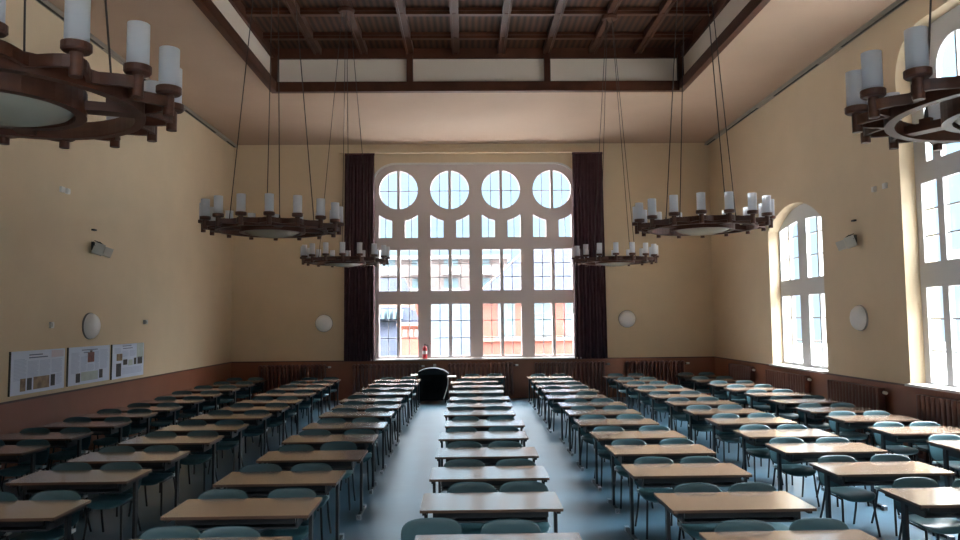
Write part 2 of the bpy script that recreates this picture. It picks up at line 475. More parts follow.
# ------------------------------------------------------------------ chandeliers
RC = .79
def make_chandelier():
    r = empty('chandelier', (0, 0, 0))
    m = MB(); m.lathe([(.59, -.085), (.64, -.085), (.64, 0), (.59, 0)], n=64, closed=True, smooth=False); m.build('ring', M['chand'], r)
    m = MB(); m.lathe([(.325, -.10), (.375, -.10), (.375, .02), (.325, .02)], n=48, closed=True, smooth=False); m.build('inner_drum', M['chand'], r)
    m = MB(); m.lathe([(.325, -.07), (.30, -.095), (.22, -.125), (.12, -.145), (.001, -.15)], n=40); m.build('glass_dome', M['dome'], r)
    m = MB(); n = 192; vs = []; fs = []
    for z in (-.065, -.012):
        for i in range(n):
            t_ = 2 * PI * i / n; ro = .655 + .125 * (.5 + .5 * math.cos(16 * t_)) ** .7
            for rr in (ro - .032, ro): vs.append((rr * math.cos(t_), rr * math.sin(t_), z))
    for i in range(n):
        a, b_ = 2 * i, 2 * ((i + 1) % n); c, d = a + 2 * n, b_ + 2 * n
        fs += [(a, b_, b_ + 1, a + 1), (c, c + 1, d + 1, d), (a, c, d, b_), (a + 1, b_ + 1, d + 1, c + 1)]
    m.add(vs, fs); m.build('scalloped_rim', M['chand'], r)
    for k in range(4):
        T = Matrix.Rotation(PI / 2 * k + .20, 4, 'Z')
        m = MB(); m.box(.37, .60, -.045, .045, -.075, -.03, 0, T); m.box(.46, .52, -.018, .018, -.03, .0, 0, T); m.build('spoke', M['chand'], r)
        m = MB(); m.tube([T @ Vector((.49, 0, -.01)), T @ Vector((.07, 0, 8.17 - 3.42))], .006, 6)
        m.cyl(T @ Vector((.49, 0, -.01)), T @ Vector((.486, 0, .05)), .014, .008, 8); m.build('suspension_cable', M['wire'], r)
    m = MB(); m.lathe([(.0, 8.13 - 3.42), (.13, 8.13 - 3.42), (.16, 8.16 - 3.42), (.16, 8.195 - 3.42), (.0, 8.195 - 3.42)], n=24, smooth=False); m.build('ceiling_mount', M['rib'], r)
    hm = MB(); hm.cyl((0, 0, -.10), (0, 0, .02), .0265, n=16); hm.lathe([(.02, .0), (.052, .004), (.060, .012), (.060, .040), (.0, .040)], n=24, smooth=False)
    sm = MB(); sm.lathe([(.0, .041), (.048, .041), (.048, .235)], n=24)
    h0 = hm.build('candle_holder', M['chand'], r); s0 = sm.build('glass_shade', M['shade'], h0)
    for k in range(16):
        h = h0; s_ = s0
        if k:
            h = h0.copy(); COL.objects.link(h); s_ = s0.copy(); COL.objects.link(s_); h.parent = r; s_.parent = h
        t_ = 2 * PI * k / 16; h.location = ((RC - .02) * math.cos(t_), (RC - .02) * math.sin(t_), .0)
    return r
ch0 = make_chandelier(); ct = tree_of(ch0)
CH = [(-2.225, 3.42, 3.388, .139, 'nearest left chandelier, large and cut off by the upper left corner'),
      (-2.269, 8.479, 3.406, .212, 'middle chandelier of the left row, hanging before the left wall'),
      (-2.235, 13.403, 3.416, .100, 'farthest chandelier of the left row, before the left curtain'),
      (2.86, 3.53, 3.375, .339, 'nearest right chandelier, cut off by the upper right edge'),
      (2.855, 8.571, 3.407, .068, 'middle chandelier of the right row, hanging before the right corner'),
      (2.873, 13.746, 3.413, .215, 'farthest chandelier of the right row, before the right curtain')]
for i, (x, y, z, rz, lab) in enumerate(CH):
    c = ch0 if i == 0 else copy_tree(ch0, ct)
    c.location = (x, y, z); c.rotation_euler = (0, 0, rz)
    c.scale = (1, 1, (8.195 - z) / (8.195 - 3.42))
    tag(c, lab, 'chandelier', 'candle chandeliers in two rows')

# ------------------------------------------------------------------ desks
DH, DW, DD = .69, 1.2, .60
def rrect2(x0, x1, y0, y1, r, n=4):
    p = []
    for cx, cy, a in ((x1 - r, y1 - r, 0), (x0 + r, y1 - r, PI / 2), (x0 + r, y0 + r, PI), (x1 - r, y0 + r, 3 * PI / 2)):
        for i in range(n + 1): p.append((cx + r * math.cos(a + PI / 2 * i / n), cy + r * math.sin(a + PI / 2 * i / n)))
    return p
def make_desk():
    r = empty('two_seat_desk', (0, 0, 0))
    m = MB(); m.prism(rrect2(0, DW, 0, DD, .014), DH - .024, DH, 'z', 0, 1); m.build('tabletop', [M['desk'], M['edge']], r)
    m = MB()
    m.box(.05, DW - .05, .27, .31, DH - .075, DH - .025); m.box(.12, DW - .12, .07, .09, DH - .085, DH - .025)
    for x in (.02, DW - .055): m.box(x, x + .035, .05, .55, DH - .055, DH - .0245)
    m.build('frame', M['steel'], r)
    m = MB(); m.box(.12, DW - .12, .14, .44, DH - .145, DH - .130)
    for x in (.12, DW - .135): m.box(x, x + .015, .14, .44, DH - .130, DH - .026)
    m.build('book_shelf', M['shelf'], r)
    for x in (.02, DW - .055):
        m = MB(); m.box(x + .003, x + .032, .26, .32, .035, DH - .05); l = m.build('leg', M['steel'], r)
        m = MB(); m.box(x, x + .035, .04, .57, .012, .045, 0)
        for y in (.04, .51): m.box(x - .004, x + .039, y, y + .06, .0, .05, 1)
        m.build('foot', [M['steel'], M['cap_l']], l)
    return r

# ------------------------------------------------------------------ chairs (facing the camera, -Y)
def shell(outline, posf, thick, name, m_, parent):
    """smooth curved panel: outline in 2-D, posf(a, b) gives the front surface point and its normal"""
    n = len(outline); rings = [1., .93, .7, .4]
    mb = MB(); vs = []; fs = []
    for side in (0, 1):
        for s_ in rings:
            for a, c in outline:
                p, nn = posf(a * s_, c * s_)
                e = (.0 if s_ < 1 else .35)
                vs.append(p - nn * thick * ((e if side == 0 else 1 - e)))
        p, nn = posf(0, 0); vs.append(p - nn * thick * side)
    K = len(rings) * n + 1
    for side in (0, 1):
        o = side * K
        for j in range(len(rings) - 1):
            for i in range(n):
                q = (o + j * n + i, o + j * n + (i + 1) % n, o + (j + 1) * n + (i + 1) % n, o + (j + 1) * n + i)
                fs.append(q if side == 0 else q[::-1])
        for i in range(n):
            q = (o + (len(rings) - 1) * n + i, o + (len(rings) - 1) * n + (i + 1) % n, o + K - 1)
            fs.append(q if side == 0 else q[::-1])
    for i in range(n): fs.append((i, K + i, K + (i + 1) % n, (i + 1) % n))
    mb.add(vs, fs, 0, True)
    return mb.build(name, m_, parent)
def superell(a, b_, p, n=40):
    o = []
    for i in range(n):
        t_ = 2 * PI * i / n; c, s_ = math.cos(t_), math.sin(t_)
        o.append((a * math.copysign(abs(c) ** (2 / p), c), b_ * math.copysign(abs(s_) ** (2 / p), s_)))
    return o
CT = .745    # top of the backrest
def make_chair():
    r = empty('classroom_chair', (0, 0, 0))
    def backp(a, c):
        f = 1 - .10 * (.5 - c / .32)
        x = a * f
        z = CT - .16 + c
        y = .20 + .20 * (c + .16) * .62 - .048 * (x / .24) ** 2
        return Vector((x, y, z)), Vector((.5 * x / .22, -1, .12)).normalized()
    shell(superell(.246, .165, 3.7), backp, .014, 'backrest', M['teal'], r)
    def seatp(a, c):
        x = a * (1 - .06 * c / .2); y = c
        z = .415 - .05 * max(0, (-c - .08) / .13) ** 2 + .012 * (x / .2) ** 2 + .012 * max(0, c / .2) ** 2
        return Vector((x, y - .02, z)), Vector((0, 0, 1))
    shell(superell(.212, .205, 3.2), seatp, .016, 'seat', M['teal'], r)
    m = MB()
    for s_ in (-1, 1):
        m.tube([(s_ * .165, -.16, .375), (s_ * .172, -.02, .385), (s_ * .178, .14, .385), (s_ * .178, .19, .42), (s_ * .178, .215, .50), (s_ * .17, .235, .58)], .010, 8)
        m.box(s_ * .178 - .014, s_ * .178 + .014, .12, .19, .39, .42, 1)
    m.tube([(-.165, -.10, .378), (.165, -.10, .378)], .009, 8); m.tube([(-.178, .13, .385), (.178, .13, .385)], .009, 8)
    m.build('frame', [M['steel'], M['clip']], r)
    for s_ in (-1, 1):
        m = MB(); m.tube([(s_ * .165, -.16, .38), (s_ * .176, -.18, .19), (s_ * .19, -.21, 0)], .0115, 8); m.build('leg', M['steel'], r)
        m = MB(); m.tube([(s_ * .178, .14, .39), (s_ * .186, .19, .19), (s_ * .198, .26, 0)], .0115, 8); m.build('leg', M['steel'], r)
    return r

COLS = [
    ('along left wall', -6.635, [9.06, 10.15, 11.30, 12.41, 13.30, 14.49, 15.70, 16.98, 18.12, 19.38], [-.01, -.01, .02, -.03, .06, .05, 0, 0, .02, -.02]),
    ('second column from left wall', -4.605, [4.85, 6.06, 7.39, 8.47, 9.66, 10.77, 12.03, 13.08, 14.25, 15.65, 16.92, 18.02, 19.18], [.02, .03, 0, 0, .02, .03, .05, .10, .08, .06, .02, .01, 0]),
    ('third column from left wall', -2.46, [4.84, 6.02, 7.18, 8.37, 9.60, 10.79, 12.13, 13.18, 14.30, 15.60, 16.69, 17.83, 18.95], [-.02, -.04, -.02, .05, .03, .03, 0, .02, -.04, .02, .02, .05, .03]),
    ('centre column', -.385, [4.83, 6.11, 7.28, 8.44, 9.70, 10.86, 12.12, 13.23, 14.38, 15.74, 17.00, 18.17, 19.75], [0, -.015, .005, .015, .005, .055, 0, .02, .045, 0, .05, -.02, .26]),
    ('third column from right wall', 1.67, [4.79, 5.99, 7.29, 8.47, 9.58, 10.83, 12.01, 13.15, 14.47, 15.77, 16.83, 18.12, 19.43], [.03, .01, -.01, .04, .04, .01, .03, .05, -.04, .02, -.01, 0, 0]),
    ('second column from right wall', 3.73, [6.04, 7.23, 8.43, 9.55, 10.77, 11.91, 13.17, 14.39, 15.64, 16.82, 18.06, 19.38], [.04, -.04, -.02, -.01, 0, 0, .03, 0, .03, .02, .06, .05]),
    ('along right wall', 5.76, [8.50, 9.65, 10.87, 11.96, 13.22, 14.48, 15.62, 16.68, 18.00, 19.43], [.03, -.07, -.07, -.05, .01, .03, .01, 0, -.01, .02]),
]
ORD = ['first', 'second', 'third', 'fourth', 'fifth', 'sixth', 'seventh', 'eighth', 'ninth', 'tenth', 'eleventh', 'twelfth', 'thirteenth', 'fourteenth']
# chairs whose place the photo shows well: (column, row): [(centre of left seat, right seat), extra push back]
SEEN = {
    (2, 0): (.27, .72), (2, 1): (.26, .90), (2, 2): (.27, .82), (2, 3): (.30, .80), (1, 1): (.25, .84), (1, 2): (.26, .84), (1, 3): (.26, .82),
    (4, 0): (.35, .96), (4, 1): (.42, .95), (4, 2): (.37, .88), (5, 0): (.42, .94), (5, 1): (.34, .94), (5, 2): (.30, .88),
    (3, 0): (.12, .70), (3, 1): (.43, 1.0), (3, 2): (.34, .90), (3, 3): (.33, .83)}
PUSH = {(2, 3, 1): .20, (3, 0, 0): .115, (3, 0, 1): .06, (3, 1, 0): .04, (3, 1, 1): .06, (5, 0, 0): .05, (0, 0, 0): .05}
desk0 = make_desk(); dt = tree_of(desk0); chair0 = make_chair(); cht = tree_of(chair0)
d_used = c_used = False
rnd = random.Random(11)
for ci, (cname, X0, rows, dx) in enumerate(COLS):
    along = cname.startswith('along')
    for ri, (Y, ddx) in enumerate(zip(rows, dx)):
        d = desk0 if not d_used else copy_tree(desk0, dt); d_used = True
        rz = rnd.uniform(-.006, .006)
        x0 = X0 + ddx
        d.location = (x0, Y, 0); d.rotation_euler = (0, 0, rz)
        where = ('in the row ' if along else 'in the ') + cname
        if ri == len(rows) - 1: which = 'last and farthest'
        else: which = ORD[ri] + ' from the front'
        tag(d, 'wood-topped two-seat desk, %s %s' % (which, where), 'desk', 'two-seat desks in seven columns')
        xs = SEEN.get((ci, ri))
        if xs is None:
            xs = (.31 + rnd.uniform(-.05, .05), .89 + rnd.uniform(-.05, .05))
        for k in (0, 1):
            c = chair0 if not c_used else copy_tree(chair0, cht); c_used = True
            yb = Y + .445 + rnd.uniform(0, .04) + PUSH.get((ci, ri, k), 0)
            xc = min(max(xs[k], .285 if (ci, ri) != (3, 0) else 0), .925)
            c.location = (x0 + xc, yb, 0); c.rotation_euler = (0, 0, rnd.uniform(-.05, .05))
            side = ('left', 'right')[k]
            wh = ('desk %s' % cname) if along else 'desk, ' + cname
            ordn = 'last' if ri == len(rows) - 1 else ORD[ri]
            tag(c, 'teal chair on the %s behind the %s %s' % (side, ordn, wh), 'chair', 'teal chairs behind the desks')

# ------------------------------------------------------------------ radiators
def radiator(length, sections, name='radiator'):
    r = empty(name, (0, 0, 0)); m = MB(); p = length / sections
    for k in range(sections):
        x = -length / 2 + p * (k + .5)
        m.prism(rrect2(x - p * .30, x + p * .30, -.07, .07, p * .2, 2), .12, 1.03, 'z')
    m.box(-length / 2, length / 2, -.035, .035, .16, .24); m.box(-length / 2, length / 2, -.035, .035, .92, 1.0)
    m.build('radiator_body', M['rad'], r)
    for x in (-length / 2 + .15, length / 2 - .15):
        m = MB(); m.box(x - .02, x + .02, -.05, .05, 0, .14); m.build('foot', M['rad'], r)
    m = MB(); m.cyl((length / 2, 0, .96), (length / 2 + .05, 0, .96), .018, n=10, mi=1); m.cyl((length / 2 + .05, 0, .96), (length / 2 + .13, 0, .96), .030, .026, n=14, mi=0)
    m.build('valve', [M['valve'], M['black']], r)
    return r
for x0, x1, lab in ((-5.93, -4.0, 'brown ribbed radiator at the left end of the end wall'), (-3.26, -1.33, 'brown ribbed radiator under the left curtain'),
                    (-.53, 1.36, 'brown ribbed radiator under the middle of the end window'), (1.96, 4.0, 'brown ribbed radiator under the right curtain'),
                    (4.58, 6.30, 'brown ribbed radiator at the right end of the end wall')):
    r = radiator(x1 - x0, int((x1 - x0) / .112)); r.location = ((x0 + x1) / 2, YB - .11, 0)
    tag(r, lab, 'radiator', 'radiators below the windows')
for y0, y1, lab in ((17.9, 19.4, 'brown ribbed radiator on the right wall near the far corner'), (15.0, 17.0, 'brown ribbed radiator below the far arched window'),
                    (12.3, 14.1, 'brown ribbed radiator between the two right windows'), (9.3, 11.3, 'brown ribbed radiator below the large right window')):
    r = radiator(y1 - y0, int((y1 - y0) / .112)); r.location = (XR - .11, (y0 + y1) / 2, 0); r.rotation_euler = (0, 0, -PI / 2)
    tag(r, lab, 'radiator', 'radiators below the windows')

# ------------------------------------------------------------------ wall lamps, fixtures, small boxes
def wall_lamp(loc, rot, lab, r_=.235):
    e = empty('wall_lamp', loc); e.rotation_euler = rot
    m = MB(); m.lathe([(0, 0), (r_, 0), (r_ + .004, .012), (r_, .03), (0, .03)], n=40, smooth=False); m.build('base_plate', M['lampbase'], e)
    m = MB(); m.lathe([(r_ - .008, .03), (r_ * .93, .075), (r_ * .78, .115), (r_ * .55, .145), (r_ * .28, .16), (.001, .165)], n=40); m.build('lamp_shade', M['lamp'], e)
    tag(e, lab, 'wall lamp', 'round opal wall lamps')
wall_lamp((XL, 13.06, 2.225), (0, PI / 2, 0), 'round opal lamp on the left wall above the posters')
wall_lamp((XR, 13.05, 2.23), (0, -PI / 2, 0), 'round opal lamp on the right wall between the windows')
wall_lamp((-4.09, YB, 2.21), (PI / 2, 0, 0), 'round opal lamp on the end wall left of the curtains', .25)
wall_lamp((4.68, YB, 2.25), (PI / 2, 0, 0), 'round opal lamp on the end wall right of the curtains', .25)
def fixture(x, s, y, z, lab):
    e = empty('wall_fixture', (x, y, z))
    m = MB(); m.box(min(0, s * .02), max(0, s * .02), -.07, .07, -.06, .14)
    m.tube([(s * .01, 0, .10), (s * .16, 0, .13), (s * .24, 0, .07)], .016, 8); m.tube([(s * .01, -.05, .06), (s * .10, -.16, .12), (s * .14, -.17, .02)], .012, 8)
    m.tube([(s * .12, .12, .13), (s * .12, -.14, .15)], .012, 8); m.build('bracket', M['black'], e)
    T = Matrix.Translation((s * .15, -.03, -.03)) @ Matrix.Rotation(s * .55, 4, 'Z') @ Matrix.Rotation(s * .32, 4, 'Y')
    m = MB(); m.box(-.11, .12, -.12, .12, -.14, .12, 0, T); m.build('housing', M['fixt'], e)
    m = MB(); m.box(.13, .31, -.12, .12, -.12, .09, 0, T) if s > 0 else m.box(-.31, -.12, -.12, .12, -.12, .09, 0, T)
    m.build('lamp_head', M['fixt'], e)
    e.scale = (.75, .75, .75)
    tag(e, lab, 'fixture', 'grey fixtures high on the side walls')
e = fixture(XL, 1, 13.12, 3.64, 'grey boxy fixture on a black bracket high on the left wall')
e = fixture(XR, -1, 13.12, 3.66, 'grey boxy fixture on a black bracket high on the right wall')
def sock(x, s, y, z, w, h, lab, nm='wall_socket', m_='white', d=.04):
    m = MB(); m.box(min(x, x + s * d), max(x, x + s * d), y - w / 2, y + w / 2, z - h / 2, z + h / 2)
    m.box(min(x + s * d, x + s * (d + .012)), max(x + s * d, x + s * (d + .012)), y - w * .3, y + w * .3, z - h * .3, z + h * .3)
    tag(m.build(nm, M[m_]), lab, 'socket', 'small fittings on the walls')
sock(XL, 1, 12.05, 4.51, .10, .09, 'small white wall box high on the left wall, nearer of two')
sock(XL, 1, 12.22, 4.51, .09, .09, 'small white wall box high on the left wall, farther of two')
sock(XL, 1, 11.86, 2.25, .08, .10, 'small white box on the left wall above the nearest poster')
sock(XL, 1, 15.27, 2.29, .10, .09, 'small grey box on the left wall right of the lamp', 'wall_socket', 'fixt', .06)
sock(XL, 1, 13.10, 3.96, .10, .03, 'tiny dark hook above the left wall fixture', 'wall_hook', 'black', .05)
sock(XR, -1, 12.41, 4.49, .10, .09, 'small white wall box high on the right wall, farther of two')
sock(XR, -1, 12.08, 4.49, .10, .09, 'small white wall box high on the right wall, nearer of two')
sock(XR, -1, 13.10, 4.03, .10, .03, 'tiny dark hook above the right wall fixture', 'wall_hook', 'black', .05)
m = MB(); m.box(-.95, -.87, YB - .05, YB - .016, .93, 1.01); m.box(-.93, -.89, YB - .058, YB - .05, .95, .99)
tag(m.build('wall_socket', M['white']), 'small white socket on the dado above the black trolley', 'socket', 'small fittings on the walls')

# ------------------------------------------------------------------ posters on the left wall
def poster(y0, y1, z0, z1, lab, kind):
    e = empty('poster_board', (XL, y0, z0)); w, h = y1 - y0, z1 - z0
    m = MB(); m.box(0, .022, 0, w, 0, h, 0); m.box(0, .0235, -.016, 0, -.002, h + .002, 1); m.build('board', [M['paper'], M['pedge']], e)
    def strip(a0, a1, b0, b1, d=.0006): return (.022, .022 + d, a0 * w, a1 * w, b0 * h, b1 * h)
    tx = MB()
    def lines(a0, a1, b0, b1, n):
        for i in range(n):
            z = b0 + (b1 - b0) * (i + .5) / n; tx.box(*strip(a0, a1 - (.03 if i % 5 == 0 else .004), z - (b1 - b0) / n * .27, z + (b1 - b0) / n * .27))
    hd = MB()
    def pic(a0, a1, b0, b1, mm): q = MB(); q.box(*strip(a0, a1, b0, b1, .001)); q.build('picture', M[mm], e)
    if kind == 0:
        hd.box(*strip(.31, .56, .885, .91)); hd.box(*strip(.31, .66, .82, .845))
        lines(.05, .27, .32, .82, 16); lines(.29, .49, .36, .76, 14); lines(.51, .71, .36, .76, 14); lines(.74, .95, .42, .76, 12); lines(.84, .95, .12, .40, 9)
        pic(.165, .26, .07, .36, 'phb'); pic(.285, .37, .08, .36, 'phd'); pic(.40, .70, .08, .37, 'phb'); pic(.725, .81, .10, .38, 'phd'); pic(.73, .98, .80, .97, 'pink')
    elif kind == 1:
        hd.box(*strip(.30, .68, .90, .922)); hd.box(*strip(.34, .46, .83, .85))
        lines(.06, .25, .30, .86, 18); lines(.28, .42, .34, .74, 13); lines(.62, .72, .34, .86, 15); lines(.75, .95, .36, .90, 18); lines(.44, .60, .34, .52, 6)
        pic(.44, .60, .57, .84, 'phr'); pic(.49, .55, .84, .89, 'phd'); pic(.17, .27, .06, .30, 'phd'); pic(.29, .70, .08, .32, 'phg'); pic(.73, .82, .10, .34, 'phd')
    else:
        hd.box(*strip(.30, .58, .93, .95)); hd.box(*strip(.32, .62, .86, .88))
        lines(.06, .26, .74, .90, 6); lines(.30, .50, .62, .80, 7); lines(.53, .72, .62, .80, 7); lines(.30, .95, .10, .30, 7)
        pic(.76, .98, .55, 1.0, 'phg'); pic(.13, .30, .52, .72, 'phb'); pic(.12, .27, .06, .44, 'phd'); pic(.33, .46, .38, .54, 'phd'); pic(.49, .63, .35, .52, 'phg'); pic(.67, .75, .36, .56, 'phd'); pic(.79, .95, .36, .58, 'phd')
    tx.build('text_columns', M['ink'], e); hd.build('heading', M['inkd'], e)
    tag(e, lab, 'poster', 'information posters on the left wall')
poster(10.84, 12.27, 1.205, 1.86, 'nearest poster board on the left wall, sepia pictures along its bottom', 0)
poster(12.39, 13.80, 1.21, 1.862, 'middle poster board on the left wall with a red portrait', 1)
poster(13.90, 15.24, 1.20, 1.86, 'farthest poster board on the left wall with a pale green strip', 2)

# ------------------------------------------------------------------ trolley, extinguisher
tr = empty('covered_trolley', (-.93, 20.12, 0)); tag(tr, 'black cloth-covered trolley standing before the dado at the end wall', 'trolley')
m = MB(); n = 36; rows = [(.30, .05), (.31, .35), (.33, .62), (.33, .78)]; vs = []; fs = []
for j, (dd, z) in enumerate([(1.0, .08), (.98, .35), (.95, .62), (.93, .80)]):
    for i in range(n):
        t_ = 2 * PI * i / n; c, s_ = math.cos(t_), math.sin(t_)
        wv = 1 + .03 * math.sin(t_ * 9) * (1 - j / 4)
        vs.append((.43 * dd * wv * math.copysign(abs(c) ** .45, c), .25 * dd * wv * math.copysign(abs(s_) ** .45, s_), z))
for j in range(3):
    for i in range(n): fs.append((j * n + i, j * n + (i + 1) % n, (j + 1) * n + (i + 1) % n, (j + 1) * n + i))
fs.append(list(range(3 * n, 4 * n))); fs.append(list(range(n))[::-1])
m.add(vs, fs, 0, True); m.build('cloth_cover', M['cloth'], tr)
m = MB(); pts = [(-.40, .78), (.44, .78), (.44, .80), (.30, .90), (.10, .95), (-.10, .955), (-.30, .91), (-.40, .84)]
m.prism(pts, -.24, .22, 'y', 0, 0); m.build('hood', M['cover_top'], tr)
for s_, x0, x1, z in ((-1, -.60, -.42, .755), (1, .40, .64, .70)):
    m = MB(); m.box(x0, x1, -.20, .18, z, z + .02); m.build('side_shelf', M['sill'], tr)
m = MB(); m.tube([(.43, -.25, .68), (.42, -.27, .5), (.38, -.27, .35), (.30, -.27, .12)], .012, 8); m.build('cord', M['valve'], tr)
for x in (-.35, .35):
    for y in (-.18, .18):
        m = MB(); m.cyl((x - .015, y, .04), (x + .015, y, .04), .04, n=14); m.build('castor', M['black'], tr)
ex = empty('fire_extinguisher', (-1.19, YB - .05, WZ0 + .005)); tag(ex, 'red fire extinguisher standing on the sill of the end window', 'fire extinguisher')
m = MB(); m.lathe([(0, 0), (.068, 0), (.07, .02), (.07, .29), (.055, .335), (.025, .36), (.02, .38), (0, .38)], n=20); m.build('cylinder_body', M['red'], ex)
m = MB(); m.cyl((0, 0, .37), (0, 0, .42), .022, n=10); m.box(-.015, .015, -.10, .03, .41, .425); m.box(-.012, .012, -.09, .02, .38, .39); m.build('valve_handle', M['black'], ex)
m = MB(); m.tube([(.02, 0, .39), (.09, 0, .38), (.10, 0, .25), (.085, 0, .08)], .011, 8); m.build('hose', M['black'], ex)
m = MB(); m.lathe([(.0708, .13), (.0708, .22)], n=20); m.build('instruction_band', M['white'], ex)

# ------------------------------------------------------------------ outside
m = MB(); m.box(-140, 160, YB + 3, 220, -6.2, -6); m.box(XR + 3, 160, -60, YB + 3, -6.2, -6)
tag(m.build('courtyard_ground', M['ground']), 'paved yard outside below the windows', 'ground', kind='structure')
def far_window(e, x, z0, z1, y, w, arch=True, m_='bwin'):
    q = MB(); pts = seg_arch(x - w / 2, x + w / 2, z0, z1 - .25, z1) if arch else rect(x - w / 2, x + w / 2, z0, z1)
    q.prism(pts, y - .06, y + .3, 'y'); f = q.build('window', M[m_], e)
    q = MB(); q.box(x - .04, x + .04, y - .10, y - .05, z0, z1 - .1); q.box(x - w / 2, x + w / 2, y - .10, y - .05, (z0 + z1) / 2 + .3, (z0 + z1) / 2 + .38)
    q.build('window_bar', M['bwhite'], f)
    q = MB(); q.box(x - w / 2 - .25, x + w / 2 + .25, y - .22, y + .05, z0 - .38, z0 - .05); q.build('window_ledge', M['bwhite'], e)
# right: brick house with arched windows and a big hipped slate roof
e = empty('brick_house', (0, 0, 0)); tag(e, 'red brick house with arched windows behind the right end-window bays', 'house')
YH = 57.
q = MB(); q.box(1.2, 24, YH, YH + 14, -6, 4.3); q.build('wall', M['brick'], e)
q = MB(); q.box(1.1, 24, YH - .18, YH + .02, .55, .95); q.box(1.0, 24, YH - .35, YH + .02, 3.9, 4.3); q.build('string_course', M['brickd'], e)
for x in (3.2, 6.05, 8.55, 11.4, 14.2): far_window(e, x, 1.0, 3.75, YH, 1.35)
q = MB(); q.add([(.7, YH - .5, 4.1), (24.5, YH - .5, 4.1), (24.5, YH + 7, 9.4), (6.4, YH + 7, 9.4), (.7, YH + 14, 4.1), (24.5, YH + 14, 4.1)],
               [(0, 1, 2, 3), (0, 3, 4), (4, 3, 2, 5), (1, 5, 2), (0, 4, 5, 1)]); q.build('roof', M['slate'], e)
q = MB(); q.tube([(.7, YH - .52, 4.12), (6.4, YH + 6.98, 9.42)], .06, 6); q.build('hip_tile', M['brickd'], e)
# middle: long low wing with slate roof
e = empty('slate_roofed_wing', (0, 0, 0)); tag(e, 'low wing with a long blue slate roof behind the second bay', 'house')
q = MB(); q.box(-2.9, .5, 47.0, 54, -6, -.35); q.build('wall', M['brick'], e)
q = MB(); q.add([(-3.0, 46.6, -.3), (.6, 46.6, -.3), (.6, 51.5, 4.4), (-2.6, 51.5, 4.4), (.6, 55.5, -.3), (-3.0, 55.5, -.3)], [(0, 1, 2, 3), (3, 2, 4, 5), (0, 3, 5), (1, 4, 2)]); q.build('roof', M['slate2'], e)
q = MB(); q.box(-3.0, .6, 46.45, 46.62, -.42, -.28); q.build('gutter', M['bwhite'], e)
e = empty('gabled_annex', (0, 0, 0)); tag(e, 'red gable with a pale verge rising behind the slate-roofed wing', 'house')
q = MB(); q.prism([(-8, -6), (-1.4, -6), (-1.4, 1.2), (-3.6, 4.3), (-5.0, 4.6), (-8, 1.4)], 66.2, 70, 'y'); q.build('wall', M['brick'], e)
q = MB(); q.tube([(-1.0, 66.0, .9), (-3.7, 66.0, 4.6)], .16, 6); q.build('verge_board', M['bwhite'], e)
# left: red lodge with white windows and a roof behind
e = empty('brick_lodge', (0, 0, 0)); tag(e, 'low red brick lodge with small white windows behind the first bay', 'house')
q = MB(); q.box(-3.48, -2.2, 37, 40, -6, 2.0); q.build('wall', M['brick'], e)
for x in (-3.12, -2.82, -2.52):
    q = MB(); q.box(x - .10, x + .10, 36.93, 37.1, 1.45, 1.8); q.build('window', M['bwhite'], e)
q = MB(); q.box(-3.53, -2.15, 36.8, 40, 2.0, 2.15); q.build('parapet', M['brickd'], e)
e = empty('slate_roofed_house', (0, 0, 0)); tag(e, 'house with a tall pale slate roof and dormer row behind the first bay', 'house')
q = MB(); q.box(-14, -3.2, 50.5, 60, -6, -1.2); q.build('wall', M['brick'], e)
q = MB(); q.add([(-14.3, 50, -1.2), (-3.0, 50, -1.2), (-4.8, 57, 5.6), (-12.5, 57, 5.6), (-3.0, 64, -1.2), (-14.3, 64, -1.2)], [(0, 1, 2, 3), (1, 4, 2), (2, 4, 5, 3), (0, 3, 5)]); q.build('roof', M['slate'], e)
for k in range(6):
    x = -6.9 + k * .42; q = MB(); q.box(x - .10, x + .10, 52.6, 54.5, 2.4, 3.1); q.build('dormer', M['bwin'], e)
q = MB(); q.box(-8.2, -3.9, 54.6, 55.2, 3.05, 3.55); q.build('ridge_band', M['brickd'], e)
# far behind: apartment block with balconies
e = empty('apartment_block', (0, 0, 0)); tag(e, 'pale apartment block with balconies far behind the roofs', 'building')
YA = 96.
q = MB(); q.box(-26, 5.6, YA, YA + 12, -6, 10.4); q.build('wall', M['beige'], e)
for fl in range(3):
    z = 2.6 + fl * 2.9
    for k in range(5):
        x = -14.5 + k * 4.2
        q = MB(); q.box(x - 1.2, x + 1.2, YA - 1.1, YA, z - .1, z + .95); q.build('balcony', M['bwhite'], e)
        q = MB(); q.box(x - 1.0, x + .9, YA - .08, YA + .1, z + .95, z + 2.3); q.build('window', M['bwin'], e)
q = MB(); q.box(-26.4, 6, YA - .4, YA + 12, 10.4, 10.9); q.build('cornice', M['bwhite'], e)
# outside the right windows: pale neighbouring house
e = empty('neighbouring_house', (0, 0, 0)); tag(e, 'pale neighbouring house outside the right windows', 'house')
q = MB(); q.box(24, 34, 6, 34.5, -6, 5.0); q.build('wall', M['pale'], e)
q = MB()
for y in range(8, 34, 4):
    q2 = MB(); q2.box(23.93, 24.1, y - .7, y + .7, 1.2, 3.6); q2.build('window', M['bwin'], e)
    q2 = MB(); q2.box(23.93, 24.1, y - .7, y + .7, -3.0, -.8); q2.build('window', M['bwin'], e)
q = MB(); q.box(23.6, 34.4, 5.6, 34.9, 5.0, 5.4); q.build('cornice', M['bwhite'], e)

